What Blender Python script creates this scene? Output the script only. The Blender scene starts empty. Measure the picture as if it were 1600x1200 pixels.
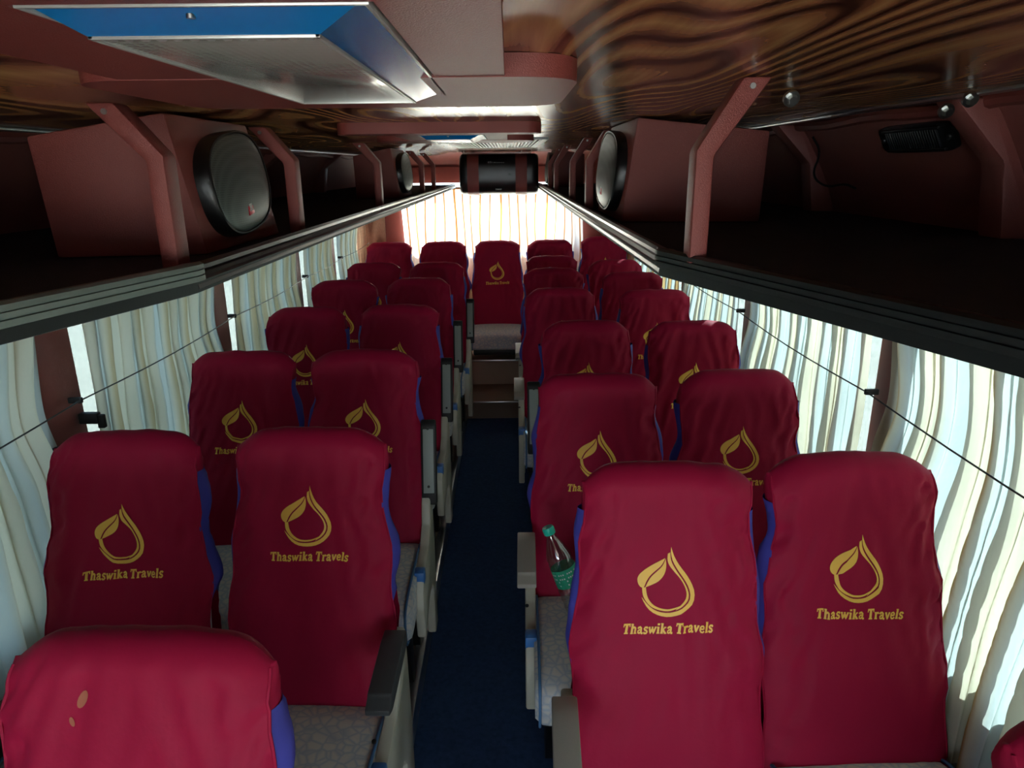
import bpy, bmesh, math, random
from math import sin, cos, pi, radians, sqrt
from mathutils import Vector, Matrix, noise

# ------------------------------------------------------------------ camera, light, exposure
SC = bpy.context.scene
COL = SC.collection
cam_d = bpy.data.cameras.new('camera'); cam = bpy.data.objects.new('camera', cam_d); COL.objects.link(cam)
cam_d.sensor_fit = 'HORIZONTAL'; cam_d.sensor_width = 36.0; cam_d.lens = 36.0 * 1098.9 / 1600.0; cam_d.clip_start = 0.02
cam.matrix_world = (Matrix.Translation((0.1035, 0.0, 1.8312)) @ Matrix.Rotation(-0.0014, 4, 'Z')
                    @ Matrix.Rotation(pi / 2 - 0.300, 4, 'X') @ Matrix.Rotation(-0.0102, 4, 'Z'))
SC.camera = cam

W = bpy.data.worlds.new('sky'); SC.world = W; W.use_nodes = True
nt = W.node_tree; nt.nodes.clear()
wo = nt.nodes.new('ShaderNodeOutputWorld'); bg = nt.nodes.new('ShaderNodeBackground')
sky = nt.nodes.new('ShaderNodeTexSky'); sky.sky_type = 'NISHITA'; sky.sun_disc = False
sky.sun_elevation = radians(38); sky.sun_rotation = radians(52); sky.air_density = 1.0; sky.dust_density = 2.5
mixw = nt.nodes.new('ShaderNodeMixRGB'); mixw.inputs[0].default_value = 0.55
mixw.inputs[2].default_value = (7.6, 8.9, 10.0, 1)
nt.links.new(sky.outputs[0], mixw.inputs[1]); nt.links.new(mixw.outputs[0], bg.inputs[0]); nt.links.new(bg.outputs[0], wo.inputs[0])
bg.inputs[1].default_value = 0.52

sun_d = bpy.data.lights.new('sun', 'SUN'); sun = bpy.data.objects.new('sun', sun_d); COL.objects.link(sun)
sun_d.energy = 38.0; sun_d.angle = radians(0.6); sun_d.color = (1.0, 0.94, 0.84)
# the sun stands high behind the rear window, to the right of the bus
sdir = Vector((0.62, 0.62, 0.62)); sun.rotation_euler = sdir.to_track_quat('Z', 'Y').to_euler()

# daylight entering through the windscreen and front door behind the camera
ws_d = bpy.data.lights.new('windscreen_daylight', 'AREA'); ws = bpy.data.objects.new('windscreen_daylight', ws_d); COL.objects.link(ws)
ws_d.shape = 'RECTANGLE'; ws_d.size = 2.0; ws_d.size_y = 0.8; ws_d.energy = 12.0; ws_d.color = (0.90, 0.96, 1.0)
ws.location = (0.0, -2.88, 1.3); ws.rotation_euler = (radians(90), 0, 0)
SC.view_settings.view_transform = 'Standard'; SC.view_settings.look = 'None'
SC.view_settings.gamma = 1.0; SC.view_settings.use_curve_mapping = False
SC.view_settings.exposure = 1.20
SC.cycles.max_bounces = 10; SC.cycles.transparent_max_bounces = 16; SC.cycles.diffuse_bounces = 6
SC.cycles.sample_clamp_indirect = 6.0
SC.cycles.use_denoising = True

# ------------------------------------------------------------------ materials
def srgb(r, g, b):
    f = lambda c: (c / 255 / 12.92) if c / 255 <= 0.04045 else ((c / 255 + 0.055) / 1.055) ** 2.4
    return (f(r), f(g), f(b), 1)

def mat(name, col, rough=0.6, metal=0.0, bump=0.0, bscale=200.0, var=0.0, vscale=8.0, spec=0.5, coat=0.0, sheen=0.0):
    m = bpy.data.materials.new(name); m.use_nodes = True
    n = m.node_tree.nodes; l = m.node_tree.links; p = n['Principled BSDF']
    p.inputs['Base Color'].default_value = col; p.inputs['Roughness'].default_value = rough
    p.inputs['Metallic'].default_value = metal; p.inputs['Specular IOR Level'].default_value = spec
    p.inputs['Coat Weight'].default_value = coat; p.inputs['Coat Roughness'].default_value = 0.12
    p.inputs['Sheen Weight'].default_value = sheen
    tc = n.new('ShaderNodeTexCoord')
    if var > 0:
        t = n.new('ShaderNodeTexNoise'); t.inputs['Scale'].default_value = vscale; t.inputs['Detail'].default_value = 5
        l.new(tc.outputs['Object'], t.inputs['Vector'])
        mx = n.new('ShaderNodeMixRGB'); mx.inputs[1].default_value = [c * (1 - var) for c in col[:3]] + [1]
        mx.inputs[2].default_value = [min(1, c * (1 + var)) for c in col[:3]] + [1]
        l.new(t.outputs['Fac'], mx.inputs[0]); l.new(mx.outputs[0], p.inputs['Base Color'])
    if bump > 0:
        t2 = n.new('ShaderNodeTexNoise'); t2.inputs['Scale'].default_value = bscale; t2.inputs['Detail'].default_value = 3
        l.new(tc.outputs['Object'], t2.inputs['Vector'])
        b = n.new('ShaderNodeBump'); b.inputs['Strength'].default_value = bump; b.inputs['Distance'].default_value = 0.004
        l.new(t2.outputs['Fac'], b.inputs['Height']); l.new(b.outputs[0], p.inputs['Normal'])
    return m

def ramp(n, stops):
    r = n.new('ShaderNodeValToRGB')
    e = r.color_ramp.elements
    e[0].position, e[0].color = stops[0]; e[1].position, e[1].color = stops[-1]
    for pos, c in stops[1:-1]:
        k = e.new(pos); k.color = c
    return r

def wood_mat(name, c0, c1, c2, rough, sc=(1.7, 0.42, 1.0), rings=25.0, spec=0.5, coat=0.0):
    m = bpy.data.materials.new(name); m.use_nodes = True
    n = m.node_tree.nodes; l = m.node_tree.links; p = n['Principled BSDF']
    tc = n.new('ShaderNodeTexCoord'); mp = n.new('ShaderNodeMapping'); mp.inputs['Scale'].default_value = sc
    l.new(tc.outputs['Object'], mp.inputs['Vector'])
    a = n.new('ShaderNodeTexNoise'); a.inputs['Scale'].default_value = 1.55; a.inputs['Detail'].default_value = 1.0
    a.inputs['Roughness'].default_value = 0.42; a.inputs['Distortion'].default_value = 0.35
    l.new(mp.outputs[0], a.inputs['Vector'])
    mu = n.new('ShaderNodeMath'); mu.operation = 'MULTIPLY'; mu.inputs[1].default_value = rings
    l.new(a.outputs['Fac'], mu.inputs[0])
    fr = n.new('ShaderNodeMath'); fr.operation = 'PINGPONG'; fr.inputs[1].default_value = 0.5
    l.new(mu.outputs[0], fr.inputs[0])
    m2 = n.new('ShaderNodeMath'); m2.operation = 'MULTIPLY'; m2.inputs[1].default_value = 2.0; l.new(fr.outputs[0], m2.inputs[0])
    r = ramp(n, [(0.0, c0), (0.12, c0), (0.42, c1), (1.0, c2)]); l.new(m2.outputs[0], r.inputs[0])
    mp2 = n.new('ShaderNodeMapping'); mp2.inputs['Scale'].default_value = (140, 5, 60); l.new(tc.outputs['Object'], mp2.inputs['Vector'])
    f = n.new('ShaderNodeTexNoise'); f.inputs['Scale'].default_value = 1.0; f.inputs['Detail'].default_value = 4
    l.new(mp2.outputs[0], f.inputs['Vector'])
    rf = ramp(n, [(0.35, (0.55, 0.5, 0.5, 1)), (0.6, (1, 1, 1, 1))]); l.new(f.outputs['Fac'], rf.inputs[0])
    mx = n.new('ShaderNodeMixRGB'); mx.blend_type = 'MULTIPLY'; mx.inputs[0].default_value = 0.35
    l.new(r.outputs[0], mx.inputs[1]); l.new(rf.outputs[0], mx.inputs[2]); l.new(mx.outputs[0], p.inputs['Base Color'])
    b = n.new('ShaderNodeBump'); b.inputs['Strength'].default_value = 0.12; b.inputs['Distance'].default_value = 0.002
    l.new(m2.outputs[0], b.inputs['Height']); l.new(b.outputs[0], p.inputs['Normal'])
    p.inputs['Roughness'].default_value = rough; p.inputs['Specular IOR Level'].default_value = spec
    p.inputs['Coat Weight'].default_value = coat; p.inputs['Coat Roughness'].default_value = 0.15
    return m

M = {}
M['maroon'] = mat('maroon_satin_cloth', srgb(158, 20, 57), 0.6, 0, 0.12, 90, 0.10, 5.0, 0.14, 0, 0.0)
M['blue'] = mat('blue_satin_cloth', srgb(66, 66, 158), 0.6, 0, 0.1, 90, 0.1, 6, 0.35)
M['gold'] = mat('gold_print', srgb(255, 196, 82), 0.5, 0, 0.1, 500, 0.05, 60)
M['seat_grey'] = mat('grey_seat_fabric', srgb(180, 182, 184), 0.85, 0, 0.3, 400, 0.12, 30, 0.2)
M['piping'] = mat('blue_piping', srgb(70, 110, 150), 0.6)
M['cream_plastic'] = mat('cream_grey_plastic', srgb(186, 184, 168), 0.45, 0, 0.05, 300, 0.05, 10)
M['cap_blue'] = mat('blue_plastic_cap', srgb(55, 110, 175), 0.4)
M['black_rubber'] = mat('black_rubber', srgb(26, 27, 28), 0.55, 0, 0.1, 400)
M['pad_grey'] = mat('dark_grey_armrest', srgb(62, 64, 66), 0.5, 0, 0.1, 500)
M['pad_right'] = mat('sheen_grey_armrest', srgb(150, 146, 136), 0.4, 0, 0.1, 500)  # lighter than the left pads, reflected light put into the grey
M['pad_light'] = mat('grey_armrest_underside', srgb(140, 148, 142), 0.5, 0, 0.08, 300)
M['black_metal'] = mat('black_seat_frame', srgb(18, 18, 20), 0.45, 0.3)
M['leather'] = mat('red_brown_leatherette', srgb(136, 66, 60), 0.42, 0, 0.35, 700, 0.06, 8, 0.5)
M['leather_lifted'] = mat('lifted_red_brown_leatherette', srgb(158, 92, 86), 0.36, 0, 0.3, 600, 0.10, 6, 0.5)  # leatherette lightened in place of light missing inside the racks
M['shelf'] = mat('black_shelf_carpet', srgb(58, 60, 70), 0.8, 0, 0.4, 500, 0.2, 20, 0.2)
M['fascia'] = mat('dark_brown_rack_profile', srgb(52, 40, 40), 0.28, 0.55, 0.02, 60, 0.1, 4)
M['trim_sheen'] = mat('painted_sheen_rack_trim', srgb(120, 128, 122), 0.4, 0.4, 0.05, 200)  # black trim with its grey reflection put into the colour
M['trim_black'] = mat('black_rack_trim', srgb(14, 15, 17), 0.4, 0.0, 0.05, 200)
M['alu'] = mat('aluminium', srgb(200, 200, 202), 0.28, 1.0, 0.02, 100)
M['speaker_black'] = mat('black_plastic', srgb(17, 18, 19), 0.32)
M['vent_black'] = mat('vent_black_plastic', srgb(22, 25, 28), 0.4)
M['red_badge'] = mat('red_badge', srgb(205, 45, 60), 0.4)
M['white'] = mat('white_print', srgb(230, 225, 225), 0.5)
M['grey_print'] = mat('grey_print', srgb(110, 112, 114), 0.5)
M['screw'] = mat('steel_screw', srgb(190, 192, 190), 0.3, 1.0)
M['carpet'] = mat('navy_blue_carpet', srgb(52, 74, 112), 0.95, 0, 0.8, 900, 0.45, 60, 0.1)
M['step'] = mat('brown_step_covering', srgb(150, 125, 105), 0.7, 0, 0.2, 300, 0.08, 12)
M['wall'] = mat('grey_brown_wall_lining', srgb(122, 108, 98), 0.6, 0, 0.2, 300, 0.1, 6)
M['wall_white'] = mat('outer_panel', srgb(200, 200, 196), 0.6, 0, 0.05, 100)
M['asphalt'] = mat('pale_ground', srgb(165, 160, 150), 0.9, 0, 0.5, 20, 0.2, 1.0)
M['ceil'] = wood_mat('glossy_brown_wood_ceiling', srgb(74, 40, 30), srgb(164, 104, 68), srgb(216, 158, 104), 0.22, spec=0.5, coat=0.0)
M['wood_panel'] = wood_mat('light_wood_panel', srgb(150, 110, 85), srgb(185, 150, 120), srgb(205, 172, 142), 0.4, (3.0, 3.0, 0.5), 10.0)
M['wire'] = mat('dark_curtain_wire', srgb(70, 72, 74), 0.4, 0.6)
M['cap_green'] = mat('green_bottle_cap', srgb(30, 190, 160), 0.4)
M['label_green'] = mat('green_bottle_label', srgb(40, 165, 125), 0.45, 0, 0.1, 60, 0.45, 90)
M['lamp_blue'] = mat('glossy_blue_lamp_frame', srgb(8, 112, 178), 0.12, 0, 0.01, 20, 0.05, 5, 0.5, 0.6)
M['lamp_edge'] = mat('silver_lamp_edge', srgb(190, 190, 185), 0.3, 0.4)
M['grille_white'] = mat('pale_grey_grille', srgb(205, 208, 205), 0.4)

def platform_mat():
    m = mat('beige_platform_boards', srgb(160, 140, 122), 0.6, 0, 0.15, 200, 0.12, 14)
    n = m.node_tree.nodes; l = m.node_tree.links
    tc = n.new('ShaderNodeTexCoord'); w = n.new('ShaderNodeTexWave'); w.bands_direction = 'X'
    w.inputs['Scale'].default_value = 42; l.new(tc.outputs['Object'], w.inputs['Vector'])
    b = n.new('ShaderNodeBump'); b.inputs['Strength'].default_value = 0.5; b.inputs['Distance'].default_value = 0.003
    l.new(w.outputs['Fac'], b.inputs['Height']); l.new(b.outputs[0], n['Principled BSDF'].inputs['Normal'])
    return m
M['platform'] = platform_mat()

def cushion_mat():
    m = mat('grey_beige_quilted_fabric', srgb(172, 166, 158), 0.85, 0, 0.0, 1, 0, 1, 0.2)
    n = m.node_tree.nodes; l = m.node_tree.links; p = n['Principled BSDF']
    tc = n.new('ShaderNodeTexCoord'); v = n.new('ShaderNodeTexVoronoi'); v.feature = 'DISTANCE_TO_EDGE'; v.inputs['Scale'].default_value = 40
    l.new(tc.outputs['Object'], v.inputs['Vector'])
    r = ramp(n, [(0.0, srgb(176, 184, 194)), (0.08, srgb(194, 196, 198)), (0.2, srgb(212, 207, 200))])
    l.new(v.outputs['Distance'], r.inputs[0]); l.new(r.outputs[0], p.inputs['Base Color'])
    b = n.new('ShaderNodeBump'); b.inputs['Strength'].default_value = 0.4; b.inputs['Distance'].default_value = 0.004
    l.new(v.outputs['Distance'], b.inputs['Height']); l.new(b.outputs[0], p.inputs['Normal'])
    return m
M['cushion'] = cushion_mat()

def curtain_mat(name, c_base, alt, stripe, trans, sscale):
    # cream cloth with woven tan satin stripes (painted fold lines at the rear); part of the daylight passes through it
    m = bpy.data.materials.new(name); m.use_nodes = True
    n = m.node_tree.nodes; l = m.node_tree.links; n.remove(n['Principled BSDF']); out = n['Material Output']
    uv = n.new('ShaderNodeUVMap'); uv.uv_map = 'UVMap'
    sx = n.new('ShaderNodeSeparateXYZ'); l.new(uv.outputs[0], sx.inputs[0])
    mu = n.new('ShaderNodeMath'); mu.operation = 'MULTIPLY'; mu.inputs[1].default_value = sscale; l.new(sx.outputs[0], mu.inputs[0])
    fr = n.new('ShaderNodeMath'); fr.operation = 'FRACT'; l.new(mu.outputs[0], fr.inputs[0])
    r = ramp(n, [(0.0, c_base), (0.30, c_base), (0.36, alt), (0.70, alt), (0.76, c_base), (0.80, stripe), (0.92, stripe), (0.96, c_base)]); l.new(fr.outputs[0], r.inputs[0])
    tc = n.new('ShaderNodeTexCoord'); ns = n.new('ShaderNodeTexNoise'); ns.inputs['Scale'].default_value = 5; ns.inputs['Detail'].default_value = 6
    l.new(tc.outputs['Object'], ns.inputs['Vector'])
    bp = n.new('ShaderNodeBump'); bp.inputs['Strength'].default_value = 0.5; bp.inputs['Distance'].default_value = 0.02
    l.new(ns.outputs['Fac'], bp.inputs['Height'])
    d = n.new('ShaderNodeBsdfDiffuse'); t = n.new('ShaderNodeBsdfTranslucent'); mx = n.new('ShaderNodeMixShader'); mx.inputs[0].default_value = trans
    for s in (d, t):
        l.new(r.outputs[0], s.inputs['Color']); l.new(bp.outputs[0], s.inputs['Normal'])
    l.new(d.outputs[0], mx.inputs[1]); l.new(t.outputs[0], mx.inputs[2]); l.new(mx.outputs[0], out.inputs[0])
    return m
M['curtain'] = curtain_mat('cream_striped_curtain', srgb(228, 222, 200), srgb(212, 224, 224), srgb(214, 178, 124), 0.50, 1.0)
M['curtain_left'] = curtain_mat('cream_left_curtain', srgb(230, 224, 202), srgb(216, 224, 218), srgb(214, 198, 160), 0.60, 1.0)
M['curtain_rear'] = curtain_mat('cream_rear_curtain', srgb(240, 236, 226), srgb(240, 238, 230), srgb(160, 108, 58), 0.5, 1.0)  # brown stripe paints the shading of the pleat lines

def glass_mat(name, tint, gloss):
    m = bpy.data.materials.new(name); m.use_nodes = True
    n = m.node_tree.nodes; l = m.node_tree.links; n.remove(n['Principled BSDF'])
    t = n.new('ShaderNodeBsdfTransparent'); t.inputs[0].default_value = tint
    g = n.new('ShaderNodeBsdfGlossy'); g.inputs['Roughness'].default_value = 0.03
    mx = n.new('ShaderNodeMixShader'); mx.inputs[0].default_value = gloss
    l.new(t.outputs[0], mx.inputs[1]); l.new(g.outputs[0], mx.inputs[2]); l.new(mx.outputs[0], n['Material Output'].inputs[0])
    return m
M['glass'] = glass_mat('clear_window_glass', (0.88, 0.94, 0.96, 1), 0.05)
M['glass_tint'] = glass_mat('tinted_side_glass', (0.29, 0.335, 0.35, 1), 0.05)
M['bottle'] = glass_mat('clear_bottle_plastic', (0.86, 0.88, 0.88, 1), 0.22)

def diffuser_mat():
    m = mat('prismatic_clear_diffuser', srgb(168, 168, 160), 0.16, 0, 0, 1, 0, 1, 0.8, 0.8)
    n = m.node_tree.nodes; l = m.node_tree.links
    tc = n.new('ShaderNodeTexCoord'); v = n.new('ShaderNodeTexVoronoi'); v.inputs['Scale'].default_value = 150; v.inputs['Randomness'].default_value = 0.0
    l.new(tc.outputs['Object'], v.inputs['Vector'])
    b = n.new('ShaderNodeBump'); b.inputs['Strength'].default_value = 0.35; b.inputs['Distance'].default_value = 0.002
    l.new(v.outputs['Distance'], b.inputs['Height']); l.new(b.outputs[0], n['Principled BSDF'].inputs['Normal'])
    return m
M['diffuser'] = diffuser_mat()

def mesh_grille_mat():
    m = mat('speaker_grille', srgb(78, 84, 80), 0.38, 0.35)
    n = m.node_tree.nodes; l = m.node_tree.links
    tc = n.new('ShaderNodeTexCoord'); v = n.new('ShaderNodeTexVoronoi'); v.inputs['Scale'].default_value = 260; v.inputs['Randomness'].default_value = 0.0
    l.new(tc.outputs['Object'], v.inputs['Vector'])
    r = ramp(n, [(0.30, srgb(72, 77, 74)), (0.5, srgb(98, 104, 100))]); l.new(v.outputs['Distance'], r.inputs[0])
    l.new(r.outputs[0], n['Principled BSDF'].inputs['Base Color'])
    return m
M['grille'] = mesh_grille_mat()

# ------------------------------------------------------------------ mesh helpers
def me_new(name, verts, faces, m, smooth=True, ang=38, mats=None, midx=None, uvs=None):
    me = bpy.data.meshes.new(name)
    me.from_pydata([tuple(v) for v in verts], [], faces); me.update()
    bm = bmesh.new(); bm.from_mesh(me)
    if uvs is None:
        bmesh.ops.recalc_face_normals(bm, faces=bm.faces)
    bm.to_mesh(me); bm.free()
    if uvs is not None:
        ul = me.uv_layers.new(name='UVMap')
        for lp in me.loops: ul.data[lp.index].uv = uvs[lp.vertex_index]
    for mm in (mats or [m]): me.materials.append(mm)
    if midx:
        for p, i in zip(me.polygons, midx): p.material_index = i
    if smooth:
        me.polygons.foreach_set('use_smooth', [True] * len(me.polygons))
        me.set_sharp_from_angle(angle=radians(ang))
    return me

class MB:
    """collects shapes of one part"""
    def __init__(s): s.v = []; s.f = []
    def add(s, vs, fs, mx=None):
        o = len(s.v)
        s.v += [(mx @ Vector(v)) if mx else Vector(v) for v in vs]; s.f += [tuple(i + o for i in f) for f in fs]; return s
    def box(s, lo, hi, bev=0.0, mx=None, seg=2):
        bm = bmesh.new(); bmesh.ops.create_cube(bm, size=1)
        for v in bm.verts:
            for k in range(3): v.co[k] = (lo[k] + hi[k]) / 2 + v.co[k] * (hi[k] - lo[k])
        if bev > 0: bmesh.ops.bevel(bm, geom=bm.edges[:], offset=bev, segments=seg, affect='EDGES', profile=0.5, clamp_overlap=True)
        bm.verts.index_update()
        s.add([v.co.copy() for v in bm.verts], [[v.index for v in f.verts] for f in bm.faces], mx); bm.free(); return s
    def prism(s, pts, axis, a, b, bev=0.0, mx=None):
        """polygon pts in the two other axes, extruded along axis from a to b"""
        bm = bmesh.new()
        def P(p, t):
            q = list(p); q.insert(axis, t); return q
        lo = [bm.verts.new(P(p, a)) for p in pts]; hi = [bm.verts.new(P(p, b)) for p in pts]
        n = len(pts)
        bm.faces.new(lo[::-1]); bm.faces.new(hi)
        for i in range(n): bm.faces.new([lo[i], lo[(i + 1) % n], hi[(i + 1) % n], hi[i]])
        bmesh.ops.recalc_face_normals(bm, faces=bm.faces)
        if bev > 0: bmesh.ops.bevel(bm, geom=bm.edges[:], offset=bev, segments=2, affect='EDGES', profile=0.5, clamp_overlap=True)
        bm.verts.index_update()
        s.add([v.co.copy() for v in bm.verts], [[v.index for v in f.verts] for f in bm.faces], mx); bm.free(); return s
    def tube(s, pts, r, n=8, cap=True, mx=None):
        pts = [Vector(p) for p in pts]; rs = r if isinstance(r, (list, tuple)) else [r] * len(pts)
        vs = []; fs = []; ref = None
        for i, p in enumerate(pts):
            d = (pts[min(i + 1, len(pts) - 1)] - pts[max(i - 1, 0)]).normalized()
            if ref is None: ref = d.orthogonal().normalized()
            ref = (ref - d * ref.dot(d)).normalized(); o = d.cross(ref)
            for k in range(n):
                a = 2 * pi * k / n; vs.append(p + (ref * cos(a) + o * sin(a)) * rs[i])
        for i in range(len(pts) - 1):
            for k in range(n): fs.append((i * n + k, i * n + (k + 1) % n, (i + 1) * n + (k + 1) % n, (i + 1) * n + k))
        if cap: fs.append(tuple(range(n))[::-1]); fs.append(tuple(range((len(pts) - 1) * n, len(pts) * n)))
        return s.add(vs, fs, mx)
    def grid(s, fn, nu, nv, mx=None):
        vs = [fn(i / nu, j / nv) for j in range(nv + 1) for i in range(nu + 1)]
        fs = [(j * (nu + 1) + i, j * (nu + 1) + i + 1, (j + 1) * (nu + 1) + i + 1, (j + 1) * (nu + 1) + i) for j in range(nv) for i in range(nu)]
        return s.add(vs, fs, mx)
    def mesh(s, name, m, ang=38, smooth=True): return me_new(name, s.v, s.f, m, smooth, ang)

def link(name, me, parent=None, loc=None, rot=None):
    o = bpy.data.objects.new(name, me); COL.objects.link(o)
    if parent: o.parent = parent
    if loc: o.location = loc
    if rot: o.rotation_euler = rot
    return o
def tag(o, label, cat, group=None):
    o['label'] = label; o['category'] = cat
    if group: o['group'] = group
    return o
def thing(name, label, cat, loc=(0, 0, 0), rz=0.0, group=None):
    o = link(name, None, None, loc, (0, 0, rz)); o.empty_display_size = 0.05
    return tag(o, label, cat, group)
def part(name, mb, m, parent, label=None, ang=38):
    o = link(name, mb.mesh(name, m, ang) if isinstance(mb, MB) else mb, parent)
    if label: o['label'] = label
    return o
def struct(name, mb, m, ang=38):
    o = link(name, mb.mesh(name, m, ang)); o['kind'] = 'structure'; return o
def ip(t, x):
    for (a, va), (b, vb) in zip(t, t[1:]):
        if x <= b:
            k = (x - a) / (b - a); k = max(0, k); return va + (vb - va) * k
    return t[-1][1]
def sip(t, x):
    for (a, va), (b, vb) in zip(t, t[1:]):
        if x <= b:
            k = max(0, (x - a) / (b - a)); k = k * k * (3 - 2 * k); return va + (vb - va) * k
    return t[-1][1]

# ------------------------------------------------------------------ the shell of the bus
CZ = 1.945          # ceiling height
XW = 1.17           # half width
YR = 6.36           # rear wall
YF = -2.9           # front
PZ = 0.10           # platform height

struct('ground', MB().box((-40, -40, -1.05), (40, 40, -0.95)), M['asphalt'])
struct('floor', MB().box((-0.30, YF, -0.06), (0.30, 5.02, 0.0)).box((-XW, YF, -0.06), (-0.30, YR, -0.02)).box((0.30, YF, -0.06), (XW, YR, -0.02)), M['wall'])
for s, nm in ((-1, 'left'), (1, 'right')):
    a, b = sorted((s * 0.250, s * XW))
    f = struct('floor_platform_' + nm, MB().box((a, YF, -0.02), (b, YR, PZ)), M['platform'])
    f.name = 'floor'
    e = MB(); a, b = sorted((s * 0.230, s * 0.268))
    e.box((a, YF, 0.0), (b, 5.02, PZ + 0.004), 0.003); a, b = sorted((s * 0.250, s * 0.256)); e.box((a, YF, PZ), (b, 5.02, PZ + 0.004), 0.001)
    struct('trim_1' if s < 0 else 'trim_2', e, M['alu'])
car = MB(); car.grid(lambda u, v: (-0.24 + 0.48 * u, YF + (5.02 - YF) * v, 0.008 + 0.0022 * noise.noise(Vector((u * 5, v * 40, 0)))), 24, 200)
car.box((-0.24, YF, 0.0), (0.24, 5.02, 0.0055))
tag(link('aisle_carpet', car.mesh('aisle_carpet', M['carpet'])), 'long navy blue carpet running down the aisle', 'carpet')

# two steps up to the rear bench
st = thing('rear_step', 'lower beige step at the far end of the aisle carpet', 'step', (0, 5.02, 0))
part('riser', MB().box((-0.262, 0.0, 0.0), (0.262, 0.02, 0.135)), mat('dark_brown_riser', srgb(104, 84, 72), 0.7, 0, 0.1, 200, 0.1, 10), st)
part('tread', MB().box((-0.262, 0.02, 0.0), (0.262, 0.457, 0.138), 0.002), M['step'], st)
part('edging', MB().box((-0.262, -0.006, 0.132), (0.262, 0.012, 0.143), 0.002), M['alu'], st)
st = thing('rear_step', 'upper beige step right below the middle rear seat', 'step', (0, 5.478, 0))
part('riser', MB().box((-0.262, 0.0, 0.0), (0.262, 0.02, 0.335), 0.001), M['step'], st)
part('tread', MB().box((-0.262, 0.02, 0.0), (0.262, 0.86, 0.338), 0.001), M['step'], st)
part('edging', MB().box((-0.262, -0.006, 0.331), (0.262, 0.012, 0.343), 0.002), M['alu'], st)

# ceiling
CP = [(-1.22, 1.912), (-0.50, 1.921), (-0.385, CZ), (1.22, CZ)]
def cz(x):
    for (a, za), (b, zb) in zip(CP, CP[1:]):
        if x <= b: return za + (zb - za) * (x - a) / (b - a)
    return CZ
ce = MB().prism(CP + [(1.22, 2.0), (-1.22, 2.0)], 1, YF, 6.08)
struct('ceiling', ce, M['ceil'])
cove = MB(); cove.grid(lambda u, v: (-XW + 2 * XW * u, 6.06 + 0.30 * sin(v * pi / 2), CZ - 0.13 * (1 - cos(v * pi / 2))), 8, 12)
cove.box((-XW, YR - 0.02, 1.70), (XW, YR, 1.83))
cv = struct('trim_3', cove, M['leather'])

# side walls
ZS, ZT = 0.74, 1.66       # window sill / head
for s, nm in ((-1, 'left'), (1, 'right')):
    x0, x1 = sorted((s * XW, s * (XW + 0.05)))
    w = MB().box((x0, YF, -0.06), (x1, YR + 0.05, ZS)); w.box((x0, YF, ZT), (x1, YR + 0.05, CZ + 0.03)); w.box((x0, YF, ZS), (x1, -2.6, ZT))
    struct('wall_' + nm, w, M['wall'])
    w = struct('wall_panel', MB().box((x0, 5.80, ZS), (x1, YR + 0.05, ZT)), M['wood_panel']); w.name = 'wall_' + nm + '_rear'
    pil = [(-0.45, .14), (0.70, .14), (1.856, .187), (2.995, .150), (4.15, .14), (5.02, .12)] if s < 0 else [(-0.45, .14), (0.70, .14), (1.86, .12), (3.03, .12), (4.2, .12), (5.15, .10)]
    for k, (y, wd) in enumerate(pil):
        xa, xb = sorted((s * (XW - 0.055), s * (XW + 0.05)))
        o = struct('window_pillar', MB().box((xa + (0.03 if s > 0 else 0), y - wd / 2, ZS), (xb - (0.03 if s < 0 else 0), y + wd / 2, ZT), 0.006), M['leather'])
        o.name = 'trim_%d' % (10 + k + (10 if s > 0 else 0))
    gx0, gx1 = sorted((s * (XW + 0.025), s * (XW + 0.031)))
    o = struct('window_1' if s < 0 else 'window_2', MB().box((gx0, -0.45, ZS), (gx1, 5.80, ZT)), M['glass_tint'])
    struct('window_4' if s < 0 else 'window_5', MB().box((gx0, -2.6, ZS), (gx1, -1.3, ZT)), M['glass'])
    w = struct('wall_panel', MB().box((x0, -1.3, ZS), (x1, -0.45, ZT)), M['leather']); w.name = 'wall_' + nm + '_front'  # unseen solid panel, added to cut light on the near seats
struct('wall_front', MB().box((-XW, YF - 0.05, -0.06), (XW, YF, 0.9)).box((-XW, YF - 0.05, 1.7), (XW, YF, CZ + 0.03)).box((-XW, YF - 0.05, 0.9), (-1.02, YF, 1.7)).box((1.02, YF - 0.05, 0.9), (XW, YF, 1.7)), M['wall'])
struct('window_6', MB().box((-1.02, YF - 0.03, 0.9), (1.02, YF - 0.024, 1.7)), M['glass'])
# rear wall with the wide rear window
RW0, RW1, RZ0, RZ1 = -0.80, 0.73, 1.19, 1.70
w = MB().box((-XW, YR, -0.06), (XW, YR + 0.05, RZ0)).box((-XW, YR, RZ1), (XW, YR + 0.05, CZ)).box((-XW, YR, RZ0), (RW0, YR + 0.05, RZ1)).box((RW1, YR, RZ0), (XW, YR + 0.05, RZ1))
struct('wall_rear', w, M['wood_panel'])
struct('window_3', MB().box((RW0, YR + 0.02, RZ0), (RW1, YR + 0.026, RZ1)), M['glass'])
struct('trim_4', MB().prism([(-0.99, YR - 0.03), (-0.79, YR - 0.03), (-0.79, YR), (-0.99, YR)], 2, 0.8, 1.70, 0.006), M['leather'])
struct('trim_5', MB().prism([(0.72, YR - 0.03), (0.92, YR - 0.03), (0.92, YR), (0.72, YR)], 2, 0.8, 1.70, 0.006), M['leather'])

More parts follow.
